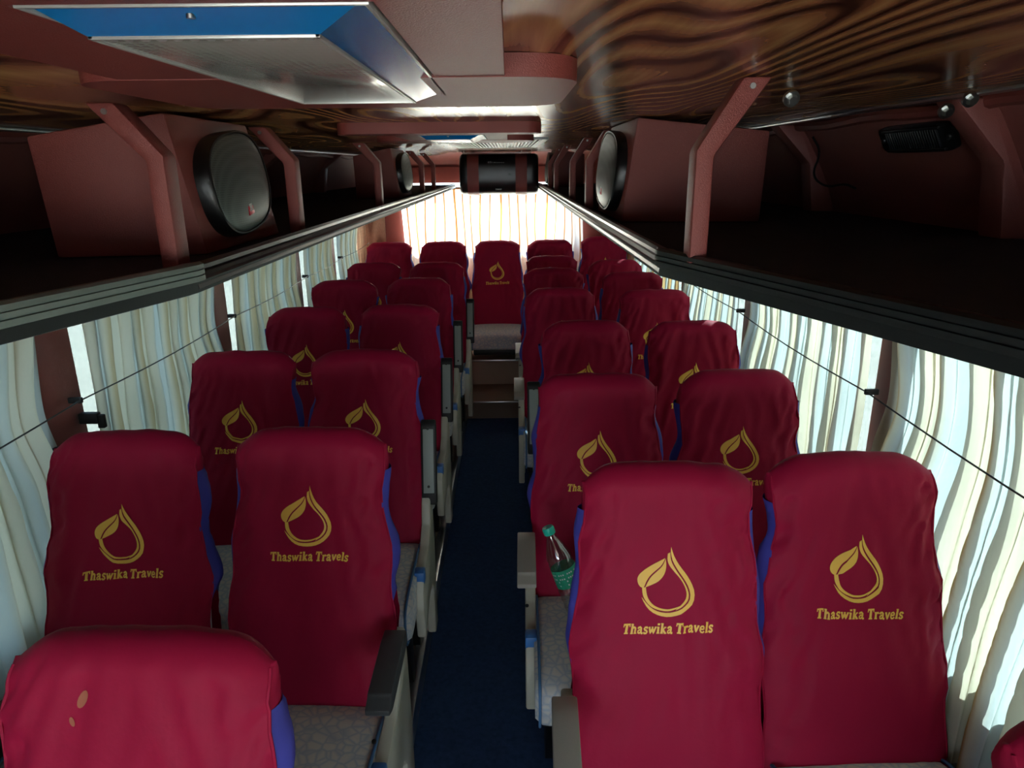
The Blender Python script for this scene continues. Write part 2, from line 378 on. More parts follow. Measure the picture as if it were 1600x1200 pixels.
# ------------------------------------------------------------------ curtains
def curtain(side, y0, y1, seed, label, bot=0.62, nf=None, top=1.64, thin=0.032):
    rnd = random.Random(seed); L = y1 - y0; nf = nf or max(3, round(L * 11))
    ph = [rnd.uniform(0, 6.28) for _ in range(6)]; am = [rnd.uniform(0.5, 1.0) for _ in range(nf + 2)]
    NU, NV = nf * 12, 54; vs = []; uv = []
    zw = 1.225
    for j in range(NV + 1):
        z = bot + (top - bot) * j / NV
        dz = z - zw; pinch = math.exp(-(dz / 0.16) ** 2)
        edge = thin * math.exp(-(dz / (0.22 if dz > 0 else 0.12)) ** 2) 
        for i in range(NU + 1):
            u = i / NU
            yy = y0 + edge + (L - 2 * edge) * u - 0.135 * (L / nf) * sin(4 * pi * (u * nf + 0.25 * sin(z * 5 + ph[2]) * sin(pi * u) + 0.15 * sin(u * 23 + ph[3])))
            # the folds lean one way above the wire and the other way below it
            yy += (0.030 * abs(dz) / 0.4 * sin(u * 5 + ph[0]) if dz > 0 else 0.05 * abs(dz) / 0.5 * sin(u * 4 + ph[1])) * sin(pi * u)
            q = u * nf + 0.25 * sin(z * 5 + ph[2]) * sin(pi * u) + 0.15 * sin(u * 23 + ph[3])
            k = int(min(max(q, 0), nf)); a = am[k] + (am[min(k + 1, nf + 1)] - am[k]) * (q - k)
            fold = a * (sin(2 * pi * q) + 0.35 * sin(4 * pi * q + 1.0 + z * 2))
            fold += 0.5 * noise.noise(Vector((u * nf * 0.8, z * 3.5, seed * 3.1)))
            off = 0.023 * fold * (1 - 0.45 * pinch) - 0.006 * pinch
            x = side * (XW - 0.054 + 0.010 * pinch - off)
            x = side * min(abs(x), XW - 0.012)
            vs.append((x, yy, z)); uv.append((q / 2.0 + ph[4], z))
    fs = [(j * (NU + 1) + i, j * (NU + 1) + i + 1, (j + 1) * (NU + 1) + i + 1, (j + 1) * (NU + 1) + i) for j in range(NV) for i in range(NU)]
    me = me_new('curtain', vs, fs, M['curtain'] if side > 0 else M['curtain_left'], True, 180, uvs=uv)
    return tag(link('curtain', me), label, 'curtain', 'cream side window curtains')
LC = [(-0.35, 0.625, 'cream curtain on the left wall nearest the camera, behind the first seats'),
      (0.79, 1.785, 'cream curtain on the left wall at the photo edge, before the broad brown pillar'),
      (1.948, 2.935, 'cream curtain on the left wall just past the broad brown pillar'),
      (3.068, 4.10, 'cream curtain on the left wall, third from the rear corner'),
      (4.218, 4.975, 'cream curtain on the left wall, second from the rear corner'),
      (5.078, 5.79, 'cream curtain on the left wall ending at the wood panel of the rear corner')]
RC = [(-0.35, 0.67, 'cream curtain on the right wall nearest the camera'),
      (0.71, 1.845, 'sunlit cream curtain on the right wall beside the nearest window seat'),
      (1.905, 3.0, 'cream striped curtain on the right wall between the second and third window pillars'),
      (3.085, 4.17, 'cream curtain on the right wall beyond the dark third pillar'),
      (4.25, 5.12, 'cream curtain on the right wall, second from the rear corner'),
      (5.18, 5.80, 'cream curtain on the right wall at the rear corner')]
for k, (a, b, lb) in enumerate(LC): curtain(-1, a, b, 11 + k, lb)
for k, (a, b, lb) in enumerate(RC): curtain(1, a, b, 31 + k, lb, 0.5 if k == 1 else 0.62)

# rear curtain: even hanging pleats
def rear_curtain(x0, x1, label, seed):
    rnd = random.Random(seed); n = round((x1 - x0) * 13); NU, NV = n * 12, 40; vs = []; uv = []
    jit = [rnd.uniform(-0.2, 0.2) for _ in range(n + 2)]
    for j in range(NV + 1):
        z = 0.80 + (1.655 - 0.80) * j / NV
        for i in range(NU + 1):
            u = i / NU; q = u * n; k = int(q); jj = jit[k] + (jit[min(k + 1, n + 1)] - jit[k]) * (q - k)
            x = x0 + (x1 - x0) * u + 0.008 * sin(z * 7 + k)
            f = abs(sin(pi * (q + jj))) ** 0.55
            y = YR - 0.085 - 0.035 * f + 0.006 * noise.noise(Vector((u * 14, z * 4, seed)))
            vs.append((x, y, z)); uv.append((q + jj + 0.16, z))
    fs = [(j * (NU + 1) + i, j * (NU + 1) + i + 1, (j + 1) * (NU + 1) + i + 1, (j + 1) * (NU + 1) + i) for j in range(NV) for i in range(NU)]
    return tag(link('curtain', me_new('curtain', vs, fs, M['curtain_rear'], True, 180, uvs=uv)), label, 'curtain')
rear_curtain(-0.82, 0.75, 'bright pleated curtain across the rear window', 5)
tag(link('curtain_rail', MB().box((-0.84, YR - 0.128, 1.650), (0.77, YR - 0.075, 1.668), 0.003).mesh('curtain_rail', mat('tan_rail', srgb(190, 140, 90), 0.5))),
    'thin tan rail carrying the pleated rear curtain', 'curtain rail')
# wires
for s, lab in ((-1, 'thin dark wire holding back the curtains on the left wall'), (1, 'thin dark wire holding back the curtains on the right wall')):
    x = s * (XW - 0.083); ys = [YF + 0.1, -0.45, 0.70, 1.85, 3.0, 4.15, 5.05, 6.05]
    pts = []
    for a, b in zip(ys, ys[1:]):
        for t in range(6): pts.append((x, a + (b - a) * t / 6, 1.225 - 0.012 * sin(pi * t / 6)))
    pts.append((x, ys[-1], 1.225))
    t = thing('curtain_wire', lab, 'wire')
    part('wire', MB().tube(pts, 0.0022, 6), M['wire'], t)
    for y in ys[2:7]:
        a, b = sorted((x - s * 0.004, s * (XW - 0.05)))
        part('clip', MB().box((a, y - 0.006, 1.217), (b, y + 0.006, 1.233), 0.002), M['black_rubber'], t)
# window latches
for (s, y, z, lb) in ((-1, 1.775, 1.10, 'small black window latch on the near edge of the broad left pillar'), (-1, 1.915, 1.15, 'small black window latch on the far edge of the broad left pillar')):
    a, b = sorted((s * (XW - 0.085), s * (XW - 0.03)))
    t = thing('window_latch', lb, 'latch')
    part('body', MB().box((a, y - 0.012, z - 0.016), (b, y + 0.012, z + 0.016), 0.004), M['black_rubber'], t)
    a, b = sorted((s * (XW - 0.100), s * (XW - 0.08)))
    part('lever', MB().box((a, y - 0.008, z - 0.03), (b, y + 0.008, z + 0.01), 0.003), M['black_rubber'], t)

# ------------------------------------------------------------------ luggage racks
def frame_pts(s, kink_y, near_x, near_y):
    return [(s * 0.35, 6.05), (s * 0.35, kink_y), (near_x, near_y)]
def rack(s, kink_y, near, brackets, ribs, trim_m, label):
    t = thing('luggage_rack', label, 'luggage rack')
    nx, ny = near
    # extend the splayed near part on to the front
    ex = nx + (nx - s * 0.35) * 0.55; ey = ny + (ny - kink_y) * 0.55
    ex = s * min(abs(ex), 0.62)
    edge = [(s * 0.35, 6.08), (s * 0.35, kink_y), (nx, ny), (ex, ey), (ex, YF + 0.2)]
    wall = [(s * (XW - 0.005), YF + 0.2), (s * (XW - 0.005), 6.08)]
    poly = edge + wall
    if s > 0: poly = poly[::-1]
    part('shelf', MB().prism(poly, 2, 1.672, 1.690), M['shelf'], t)
    # profile of the edge: three rounded ribs
    prof = [(0.0, 1.702), (0.006, 1.705), (0.010, 1.700), (0.010, 1.694), (0.006, 1.692), (0.010, 1.690), (0.012, 1.684), (0.010, 1.679), (0.006, 1.677),
            (0.010, 1.675), (0.011, 1.669), (0.006, 1.664), (-0.004, 1.663), (-0.012, 1.670), (-0.012, 1.700)]
    def sweep(path, prof, out):
        vs = []; fs = []; n = len(prof)
        for (x, y) in path:
            for (o, z) in prof: vs.append((x - s * o * out, y, z))
        for i in range(len(path) - 1):
            for k in range(n):
                fs.append((i * n + k, i * n + (k + 1) % n, (i + 1) * n + (k + 1) % n, (i + 1) * n + k))
        fs.append(tuple(range(n))); fs.append(tuple(range((len(path) - 1) * n, len(path) * n))[::-1])
        return MB().add(vs, fs)
    part('edge_profile', sweep([(s * 0.35, 6.08), (s * 0.35, kink_y)], prof, 1.0), M['fascia'], t, ang=25)
    # lower lip lining under the profile
    part('lip', sweep([(s * 0.353, 6.08), (s * 0.353, kink_y - 0.005), (nx + s * 0.003, ny), (ex, ey)], [(0.012, 1.681), (0.0135, 1.664), (0.0, 1.660), (-0.02, 1.660), (-0.02, 1.681)], 1.0), M['trim_black'], t, ang=25)
    prof2 = [(0.002, 1.705), (0.010, 1.706), (0.015, 1.703), (0.0155, 1.6975), (0.012, 1.697), (0.012, 1.6955), (0.0155, 1.695), (0.0155, 1.6895), (0.012, 1.689), (0.012, 1.6875), (0.0155, 1.687),
             (0.0155, 1.680), (0.008, 1.678), (-0.014, 1.678), (-0.014, 1.703)]
    part('end_trim', sweep([(s * 0.35, kink_y + 0.015), (s * 0.35, kink_y - 0.004), (nx, ny), (ex, ey)], prof2, 1.0), trim_m, t, ang=25)
    # back panel behind the shelf, leaning in towards the ceiling
    bp = MB(); bp.grid(lambda u, v: (s * (1.10 - 0.13 * v ** 1.3), YF + 0.2 + (6.06 - YF - 0.2) * u, 1.685 + (cz(s * 0.97) - 1.685) * v), 40, 8)
    part('back_panel', bp, M['leather_lifted'], t)
    # padded roll along the top of the back panel
    pts = [(s * 0.965, YF + 0.2 + 0.1 * k, cz(s * 0.96) - 0.012 + 0.004 * sin(k * 1.3)) for k in range(90)]
    part('padded_roll', MB().tube(pts, 0.014, 8), M['leather'], t)
    part('ceiling_strip', MB().box((min(s * 0.885, s * 0.91), YF + 0.2, cz(s * 0.9) - 0.007), (max(s * 0.885, s * 0.91), 6.0, cz(s * 0.9) - 0.0008), 0.002), M['alu'], t)
    for (y, x) in brackets:
        zt = (1.9195 if s < 0 else CZ - 0.0015)
        d = 0.026; xi = x
        o1, o2 = xi, xi + s * d
        path = [(o1, 1.690), (o1, 1.850), (o1 + s * 0.058, zt), (o1 + s * 0.058 + s * 0.040, zt), (o2, 1.842), (o2, 1.690)]
        part('bracket', MB().prism(path, 1, y - 0.021, y + 0.021, 0.005), M['leather'], t)
        sc = MB(); sc.tube([(o1 + s * 0.070, y - 0.024, zt - 0.012), (o1 + s * 0.070, y - 0.018, zt - 0.012)], 0.004, 10)
        part('screw', sc, M['screw'], t)
    for y in ribs:
        path = [(s * 1.10, 1.69), (s * 1.03, 1.69), (s * 1.01, 1.83), (s * 0.90, cz(s * 0.9) - 0.004), (s * 0.97, cz(s * 0.9) - 0.004), (s * 1.06, 1.84)]
        part('wall_rib', MB().prism(path, 1, y - 0.035, y + 0.035, 0.006), M['leather_lifted'], t)
    return t
rackL = rack(-1, 1.00, (-0.419, 0.713), [(1.04, -0.372), (1.66, -0.372), (2.74, -0.372), (4.12, -0.372), (4.75, -0.372)], [0.35, 2.20, 3.35, 4.5], M['trim_sheen'],
     'left overhead luggage rack with reflected light painted on its black near edge trim')
rackR = rack(1, 1.115, (0.522, 0.559), [(1.04, 0.362), (2.47, 0.362), (3.12, 0.362), (4.2, 0.362), (4.85, 0.362)], [1.38, 2.25, 3.4, 4.5], M['trim_black'],
     'right overhead luggage rack with a black near edge trim')

# loose wires and bolts on the right rack
for (pts, lb) in (([(0.93, 2.02, 1.90), (0.95, 2.0, 1.86), (0.90, 1.93, 1.80), (0.93, 1.90, 1.77), (0.955, 1.85, 1.782), (0.97, 1.82, 1.77)], 'thin black cable looping on the back panel of the right rack'),):
    P = [Vector(p) for p in pts]
    for _ in range(3): P = [P[0]] + [a.lerp(b, t) for a, b in zip(P, P[1:]) for t in (.25, .75)] + [P[-1]]
    tag(link('loose_cable', MB().tube(P, 0.003, 6).mesh('loose_cable', M['black_rubber'])), lb, 'cable')
def bolt(x, y, z, lb):
    mb = MB(); mb.tube([(x, y, z), (x, y - 0.006, z - 0.003)], 0.013, 14); mb.tube([(x, y - 0.006, z - 0.003), (x, y - 0.014, z - 0.006)], [0.009, 0.007], 6)
    tag(link('bolt', mb.mesh('bolt', M['screw'])), lb, 'bolt', 'bolts under the ceiling edge')
bolt(0.86, 1.30, CZ - 0.028, 'steel bolt at the ceiling edge above the black vent, the lower of the two')
bolt(0.88, 1.27, CZ - 0.012, 'steel bolt at the ceiling edge above the black vent, the upper of the two')
bolt(0.56, 1.22, CZ - 0.012, 'steel bolt at the ceiling beside the nearest right rack bracket')

# air vent on the right back panel
def oval(n, a, b, p):
    r = []
    for k in range(n):
        t = 2 * pi * k / n; c, s_ = cos(t), sin(t)
        r.append((a * math.copysign(abs(c) ** (2 / p), c), b * math.copysign(abs(s_) ** (2 / p), s_)))
    return r
def on_panel(o, x, y, z, s):
    """x axis along the bus, y axis up the panel, z axis out of it"""
    up = Vector((-s * 0.13, 0, 0.26)).normalized(); ax = Vector((0, -s * 1.0, 0)); nn = ax.cross(up)
    mx = Matrix((ax, up, nn)).transposed().to_4x4(); mx.translation = (x, y, z); o.matrix_world = mx
v = thing('air_vent', 'small black louvred air vent on the back panel of the right rack', 'air vent')
vo = MB(); ov = oval(40, 0.145, 0.032, 6)
vo.prism([(a, b) for a, b in ov], 2, 0.0, 0.010, 0.0)
part('frame', vo, M['vent_black'], v)
sl = MB()
for k in range(22): sl.box((-0.105 + k * 0.0095, -0.020, 0.010), (-0.105 + k * 0.0095 + 0.004, 0.020, 0.017), 0.001)
part('louvre', sl, M['vent_black'], v)
part('surround', MB().box((-0.115, 0.020, 0.010), (0.115, 0.027, 0.019), 0.002).box((-0.115, -0.027, 0.010), (0.115, -0.020, 0.019), 0.002), M['vent_black'], v)
for x in (-0.13, 0.13): part('screw', MB().tube([(x, 0, 0.010), (x, 0, 0.014)], 0.006, 12), M['screw'], v)
on_panel(v, 1.006, 1.635, 1.885, 1)
SC.view_layers[0].update()

# ------------------------------------------------------------------ lettering (own slab strokes)
GL = {
 'T': (.86, [([(.41, 0), (.41, 1)], .24), ([(.02, .93), (.80, .93)], .15), ([(.07, 1), (.05, .68)], .10), ([(.75, 1), (.77, .68)], .10), ([(.18, .05), (.64, .05)], .11)]),
 'h': (.80, [([(.2, 0), (.2, 1)], .20), ([(.2, .48), (.3, .62), (.44, .66), (.57, .56), (.58, 0)], .18), ([(.04, .05), (.36, .05)], .10), ([(.44, .05), (.76, .05)], .10), ([(.03, .95), (.2, .95)], .10)]),
 'a': (.70, [([(.08, .50), (.16, .62), (.32, .66), (.46, .54), (.46, .14), (.54, .05), (.68, .08)], .17), ([(.46, .40), (.26, .38), (.12, .26), (.14, .09), (.28, .05), (.44, .18)], .14)]),
 's': (.60, [([(.50, .52), (.40, .64), (.20, .63), (.11, .50), (.20, .38), (.40, .30), (.47, .17), (.38, .05), (.18, .04), (.06, .16)], .16)]),
 'w': (.95, [([(.10, .62), (.27, .06), (.47, .56), (.62, .06), (.82, .62)], .17), ([(0, .63), (.22, .63)], .09), ([(.34, .63), (.56, .63)], .09), ([(.70, .63), (.93, .63)], .09)]),
 'i': (.42, [([(.2, 0), (.2, .66)], .20), ([(.2, .80), (.2, .99)], .22), ([(.04, .05), (.37, .05)], .10), ([(.03, .62), (.2, .62)], .10)]),
 'k': (.78, [([(.2, 0), (.2, 1)], .20), ([(.22, .30), (.56, .62)], .13), ([(.32, .38), (.62, .04)], .18), ([(.04, .05), (.36, .05)], .10), ([(.46, .05), (.75, .05)], .10), ([(.42, .62), (.68, .62)], .09), ([(.03, .95), (.2, .95)], .10)]),
 'r': (.58, [([(.2, 0), (.2, .66)], .20), ([(.2, .42), (.30, .60), (.46, .63), (.50, .50)], .16), ([(.04, .05), (.38, .05)], .10), ([(.03, .62), (.2, .62)], .10)]),
 'v': (.66, [([(.10, .62), (.31, .05), (.52, .62)], .17), ([(0, .63), (.24, .63)], .09), ([(.40, .63), (.63, .63)], .09)]),
 'e': (.64, [([(.12, .34), (.50, .38), (.50, .52), (.36, .65), (.19, .62), (.09, .45), (.10, .20), (.24, .04), (.42, .05), (.54, .18)], .14)]),
 'l': (.42, [([(.2, 0), (.2, 1)], .20), ([(.04, .05), (.37, .05)], .10), ([(.03, .95), (.2, .95)], .10)]),
 'J': (.6, [([(.42, 1), (.42, .2), (.3, .06), (.14, .08), (.08, .25)], .2)]),
 'B': (.7, [([(.15, 0), (.15, 1)], .2), ([(.15, .93), (.45, .9), (.5, .72), (.4, .54), (.15, .52)], .16), ([(.15, .52), (.5, .48), (.56, .26), (.46, .08), (.15, .07)], .16)]),
 'L': (.6, [([(.15, 0), (.15, 1)], .2), ([(.15, .08), (.52, .08)], .16)]),
 ' ': (.34, []),
}
def ribbon(pts, w):
    w = w * 1.22
    """quads of a stroke, finely cut"""
    P = [Vector(p) for p in pts]; Q = []
    for a, b in zip(P, P[1:]):
        n = max(1, int((b - a).length / 0.12))
        for k in range(n): Q.append(a.lerp(b, k / n))
    Q.append(P[-1]); vs = []; fs = []
    for i, p in enumerate(Q):
        d = (Q[min(i + 1, len(Q) - 1)] - Q[max(i - 1, 0)]).normalized(); o = Vector((-d.y, d.x)) * w / 2
        vs += [p + o, p, p - o]
    for i in range(len(Q) - 1):
        for k in (0, 1): fs.append((3 * i + k, 3 * i + k + 1, 3 * i + k + 4, 3 * i + k + 3))
    return vs, fs
def text2d(txt, width, slant=0.16):
    vs = []; fs = []; x = 0
    for ch in txt:
        adv, strokes = GL[ch]
        for pts, w in strokes:
            v_, f_ = ribbon(pts, w); o = len(vs)
            vs += [Vector((x + p.x + slant * p.y, p.y)) for p in v_]; fs += [tuple(i + o for i in f) for f in f_]
        x += adv
    k = width / x
    return [((p.x - x / 2) * k, p.y * k * 1.18) for p in vs], fs
def band2d(A, B, n=26, m=2):
    """band between two open outlines"""
    def rs(P):
        P = [Vector(p) for p in P]
        # smooth by chaikin
        for _ in range(2):
            Q = [P[0]]
            for a, b in zip(P, P[1:]): Q += [a.lerp(b, .25), a.lerp(b, .75)]
            Q.append(P[-1]); P = Q
        L = [0]
        for a, b in zip(P, P[1:]): L.append(L[-1] + (b - a).length)
        out = []
        for i in range(n + 1):
            t = L[-1] * i / n; k = 0
            while k < len(L) - 2 and L[k + 1] < t: k += 1
            out.append(P[k].lerp(P[k + 1], (t - L[k]) / max(1e-9, L[k + 1] - L[k])))
        return out
    a, b = rs(A), rs(B); vs = []; fs = []
    for i in range(n + 1):
        for j in range(m + 1): vs.append(a[i].lerp(b[i], j / m))
    for i in range(n):
        for j in range(m): k = i * (m + 1) + j; fs.append((k, k + 1, k + m + 2, k + m + 1))
    return vs, fs
def emblem2d():
    bands = [
     # outer crescent with the blade tip
     ([(303, 90), (318, 140), (345, 185), (385, 235), (415, 285), (430, 330), (422, 378), (395, 412), (352, 440), (300, 454), (250, 450), (205, 430), (170, 395), (149, 350)],
      [(302, 118), (308, 160), (336, 208), (373, 258), (399, 303), (407, 342), (398, 374), (372, 403), (333, 424), (290, 433), (246, 429), (208, 411), (177, 384), (151, 351)]),
     # inner blade running into a thin ring
     ([(299, 120), (303, 166), (330, 213), (366, 262), (391, 306), (399, 342), (388, 374), (362, 400), (330, 417)],
      [(287, 128), (284, 158), (292, 187), (320, 220), (352, 254), (376, 294), (387, 328), (381, 360), (356, 390), (330, 415)]),
     # ring rising from the leaf stalk
     ([(152, 303), (155, 342), (175, 377), (205, 404), (245, 420), (290, 425), (330, 413), (366, 388)],
      [(172, 298), (176, 337), (190, 368), (215, 393), (250, 410), (290, 415), (328, 405), (366, 387)]),
     # leaf halves
     ([(272, 151), (215, 182), (158, 214), (131, 243), (127, 272), (140, 296), (158, 304)], [(271, 158), (255, 190), (215, 224), (192, 245), (175, 270), (166, 290), (160, 303)]),
     ([(276, 153), (281, 192), (272, 235), (243, 268), (198, 290), (170, 300)], [(274, 160), (261, 192), (222, 228), (198, 250), (181, 276), (170, 298)]),
    ]
    vs = []; fs = []
    for A, B in bands:
        v_, f_ = band2d(A, B); o = len(vs); vs += [((p.x - 290) * 0.000415, (92 - p.y) * 0.000415) for p in v_]; fs += [tuple(i + o for i in f) for f in f_]
    return vs, fs

# ------------------------------------------------------------------ the seats
H = 0.70; ZB = 0.40     # cover height and the height of its hem above the platform
WT = [(0, .212), (.2, .211), (.45, .207), (.60, .199), (.68, .188), (.80, .184), (.92, .183), (1.0, .177)]
TT = [(0, .052), (.3, .060), (.6, .052), (.75, .050), (.95, .046), (1.0, .044)]
def lean(s):
    k = s / H; return 0.185 * k + 0.012 * sin(pi * k)
def htop(u):
    a = abs(u); return H - 0.008 * a ** 2 - 0.034 * max(0.0, (a - 0.62) / 0.38) ** 2.0
def cover_pt(u, v, seed, sgn=-1, extra=0.0, rough=1.0, dz=0.0):
    """u -1..1 across, v 0..1 from hem to crest; sgn -1 front, +1 rear"""
    s = htop(u) * v; w = ip(WT, s / H)
    a = abs(u)
    ed = (1 - 0.50 * a ** 5)
    t = sip(TT, s / H) * ed
    r = 0.042; top = htop(u)
    if s > top - r: t *= sqrt(max(0.0, 1 - ((s - (top - r)) / r) ** 2))
    if sgn > 0: t *= 0.9
    n1 = noise.noise(Vector((u * 1.6 + seed * 7.1, s * 9, seed * 3.3)))
    n2 = noise.noise(Vector((u * 3.0 + s * 8 + seed * 2.7, s * 22 - u * 6, seed * 1.7)))
    n3 = noise.noise(Vector((u * 1.5 - s * 5 + seed * 5, s * 5 + abs(u) * 4, seed * 9.7)))
    near_edge = min(1.0, a * 1.25) ** 2.5
    fade = min(1.0, max(0.0, (top - s) / 0.05))
    y = 0.006 * n1 + (0.012 * (0.6 - abs(n2) * 2) * near_edge + 0.005 * (0.5 - abs(n3) * 2)) * (0.4 + 0.6 * min(1, max(0, (s - 0.1) / 0.3)))
    y *= rough * fade
    x = u * w + (0.006 * sin(s * 31 + seed * 2 + (1 if u > 0 else 0)) + 0.004 * noise.noise(Vector((s * 25, seed, u * 0.5)))) * near_edge * (1 if u > 0 else -1) * (0.3 + 0.7 * min(1, s / 0.3)) * rough
    z = ZB + s + 0.0022 * sin(u * 9 + seed) * fade * (1 if v < 0.02 else 0)
    if v > 0.9: z += 0.003 * noise.noise(Vector((u * 5, seed * 4, 1))) * (v - 0.9) * 10
    yy = lean(s) + 0.05 + sgn * (t + extra) + (sgn * y)
    return Vector((x, yy, z + dz))
VV = [0, .004, .012] + [0.012 + (0.90 - 0.012) * k / 44 for k in range(1, 45)] + [0.90 + 0.1 * sin(pi / 2 * k / 12) for k in range(1, 13)]
UU = [-1 + 2 * k / 40 for k in range(41)]
def cover_mesh(seed):
    vs = []; fs = []
    def sheet(sgn, m):
        o = len(vs)
        for v in VV:
            for u in UU: vs.append(cover_pt(u, v, seed, sgn))
        n = len(UU)
        for j in range(len(VV) - 1):
            for i in range(n - 1): fs.append((o + j * n + i, o + j * n + i + 1, o + (j + 1) * n + i + 1, o + (j + 1) * n + i))
    sheet(-1, 0); sheet(1, 0)
    # top pieces of the sides, maroon
    for sd in (-1, 1):
        o = len(vs); J = [k for k, v in enumerate(VV) if v >= 0.885]
        for k in J:
            a, b = cover_pt(sd, VV[k], seed, -1), cover_pt(sd, VV[k], seed, 1)
            for q in range(5): p = a.lerp(b, q / 4); p.x += sd * 0.007 * sin(pi * q / 4); vs.append(p)
        for j in range(len(J) - 1):
            for q in range(4): fs.append((o + j * 5 + q, o + j * 5 + q + 1, o + (j + 1) * 5 + q + 1, o + (j + 1) * 5 + q))
    # stitched seam ridge along the edges of the front
    mb = MB(); mb.v = vs; mb.f = fs
    for sd in (-1, 1):
        P = [cover_pt(sd, v, seed, -1) for v in VV[3:-2:2]]
        mb.tube(P, 0.0028, 5)
    return me_new('cover', mb.v, mb.f, M['maroon'], True, 70)
def gusset_mesh(seed, sd):
    vs = []; fs = []; J = [v for v in VV if 0.40 <= v <= 0.92]
    for v in J:
        a, b = cover_pt(sd, v, seed, -1), cover_pt(sd, v, seed, 1)
        low = 1 - min(1, (v - 0.40) / 0.10)
        for q in range(7):
            p = a.lerp(b, q / 6); p.x += sd * ((0.013 + 0.004 * sin(v * 24 + seed)) * sin(pi * q / 6)) * (1 - 0.5 * low)
            p.z += 0.025 * low * sin(pi * q / 6); vs.append(p)
    for j in range(len(J) - 1):
        for q in range(6): fs.append((j * 7 + q, j * 7 + q + 1, (j + 1) * 7 + q + 1, (j + 1) * 7 + q))
    return me_new('side_gusset', vs, fs, M['blue'], True, 80)
def backrest_mesh():
    NS, NA = 34, 40; vs = []; fs = []
    S = [-0.05 + (H - 0.055 + 0.05) * k / NS for k in range(NS + 1)]
    for s in S:
        k = max(0, min(1, s / H)); w = ip(WT, k) - 0.017; t = sip(TT, k) * 0.74
        if s > H - 0.20: q = (s - (H - 0.20)) / 0.145; w -= 0.06 * q ** 2; t *= sqrt(max(0.02, 1 - q ** 2 * 0.9))
        if s < -0.02: t *= 0.8
        yc = lean(max(s, 0)) + 0.05
        bulge = 0.0
        for a in range(NA):
            th = 2 * pi * a / NA; c, d = cos(th), sin(th)
            vs.append((w * math.copysign(abs(c) ** 0.42, c), yc + t * math.copysign(abs(d) ** 0.7, d), ZB + s))
    for i in range(NS):
        for a in range(NA): fs.append((i * NA + a, i * NA + (a + 1) % NA, (i + 1) * NA + (a + 1) % NA, (i + 1) * NA + a))
    fs.append(tuple(range(NA))); fs.append(tuple(range(NS * NA, (NS + 1) * NA)))
    return me_new('backrest', vs, fs, M['seat_grey'], True, 50)
def place2d(V, F, seed, s0, name):
    vs = []
    for (x, dz) in V:
        s = s0 + dz; w = ip(WT, s / H); u = x / w; v = s / htop(u)
        vs.append(cover_pt(u, v, seed, -1, 0.0014))
    return me_new(name, vs, F, M['gold'], True, 180)
def cushion_mesh():
    # rounded slab seen from above, front nose rolled down
    def fn(u, v):
        return None
    NX, NP = 22, 40; vs = []; fs = []
    # side profile (y, z) loop
    prof = []
    for k in range(NP):
        t = 2 * pi * k / NP; c, d = cos(t), sin(t)
        y = -0.195 + 0.235 * math.copysign(abs(c) ** 0.5, c); z = 0.375 + 0.068 * math.copysign(abs(d) ** 0.55, d)
        if y < -0.28 and d < 0: z += (y + 0.28) * 0.12
        z += 0.012 * (-(y) / 0.4)
        prof.append((y, z))
    cy, cz = -0.195, 0.378
    for i in range(NX + 1):
        u = -1 + 2 * i / NX; a = abs(u); x = u * 0.208
        k = 1 - 0.16 * max(0, (a - 0.86) / 0.14) ** 2
        dome = 0.008 * (1 - a ** 2)
        for (y, z) in prof:
            vs.append((x, cy + (y - cy) * (1 - (1 - k) * 0.5), cz + (z - cz) * k + (dome if z > cz else 0)))
    for i in range(NX):
        for p in range(NP): fs.append((i * NP + p, i * NP + (p + 1) % NP, (i + 1) * NP + (p + 1) % NP, (i + 1) * NP + p))
    fs.append(tuple(range(NP))); fs.append(tuple(range(NX * NP, (NX + 1) * NP)))
    cm = me_new('cushion', vs, fs, M['cushion'], True, 60)
    pm = []
    for sd in (-1, 1):
        mb = MB(); P = [(sd * 0.196, cy + (y - cy) * 1.005, cz + (z - cz) * 1.03 + (0.002 if z > cz else 0)) for (y, z) in prof]
        P = [p for p in P if p[2] > 0.35 or p[1] < -0.36]
        P = sorted([p for p in P if p[2] > cz], key=lambda q: -q[1]) + sorted([p for p in P if p[2] <= cz and p[1] < -0.3], key=lambda q: -q[2])
        mb.tube(P, 0.0042, 6); pm.append(me_new('piping', mb.v, mb.f, M['piping'], True, 60))
    return cm, pm

LIB = {}
NVAR = 6
TX = text2d('Thaswika Travels', 0.198); EM = emblem2d()
for sd in range(NVAR):
    LIB['cover', sd] = cover_mesh(sd + 1.37)
    LIB['gus', sd] = [gusset_mesh(sd + 1.37, -1), gusset_mesh(sd + 1.37, 1)]
    LIB['emb', sd] = place2d(EM[0], EM[1], sd + 1.37, H - (0.128 if sd == 5 else 0.162), 'emblem')
    k = {0: 0.03, 1: 0.0, 2: -0.02, 3: 0.02, 4: 0.03, 5: 0.0}[sd]
    LIB['txt', sd] = place2d([(x, y + k * x) for x, y in TX[0]], TX[1], sd + 1.37, H - (0.312 if sd == 5 else 0.347), 'lettering')
LIB['back'] = backrest_mesh()
LIB['cush'], LIB['pipe'] = cushion_mesh()

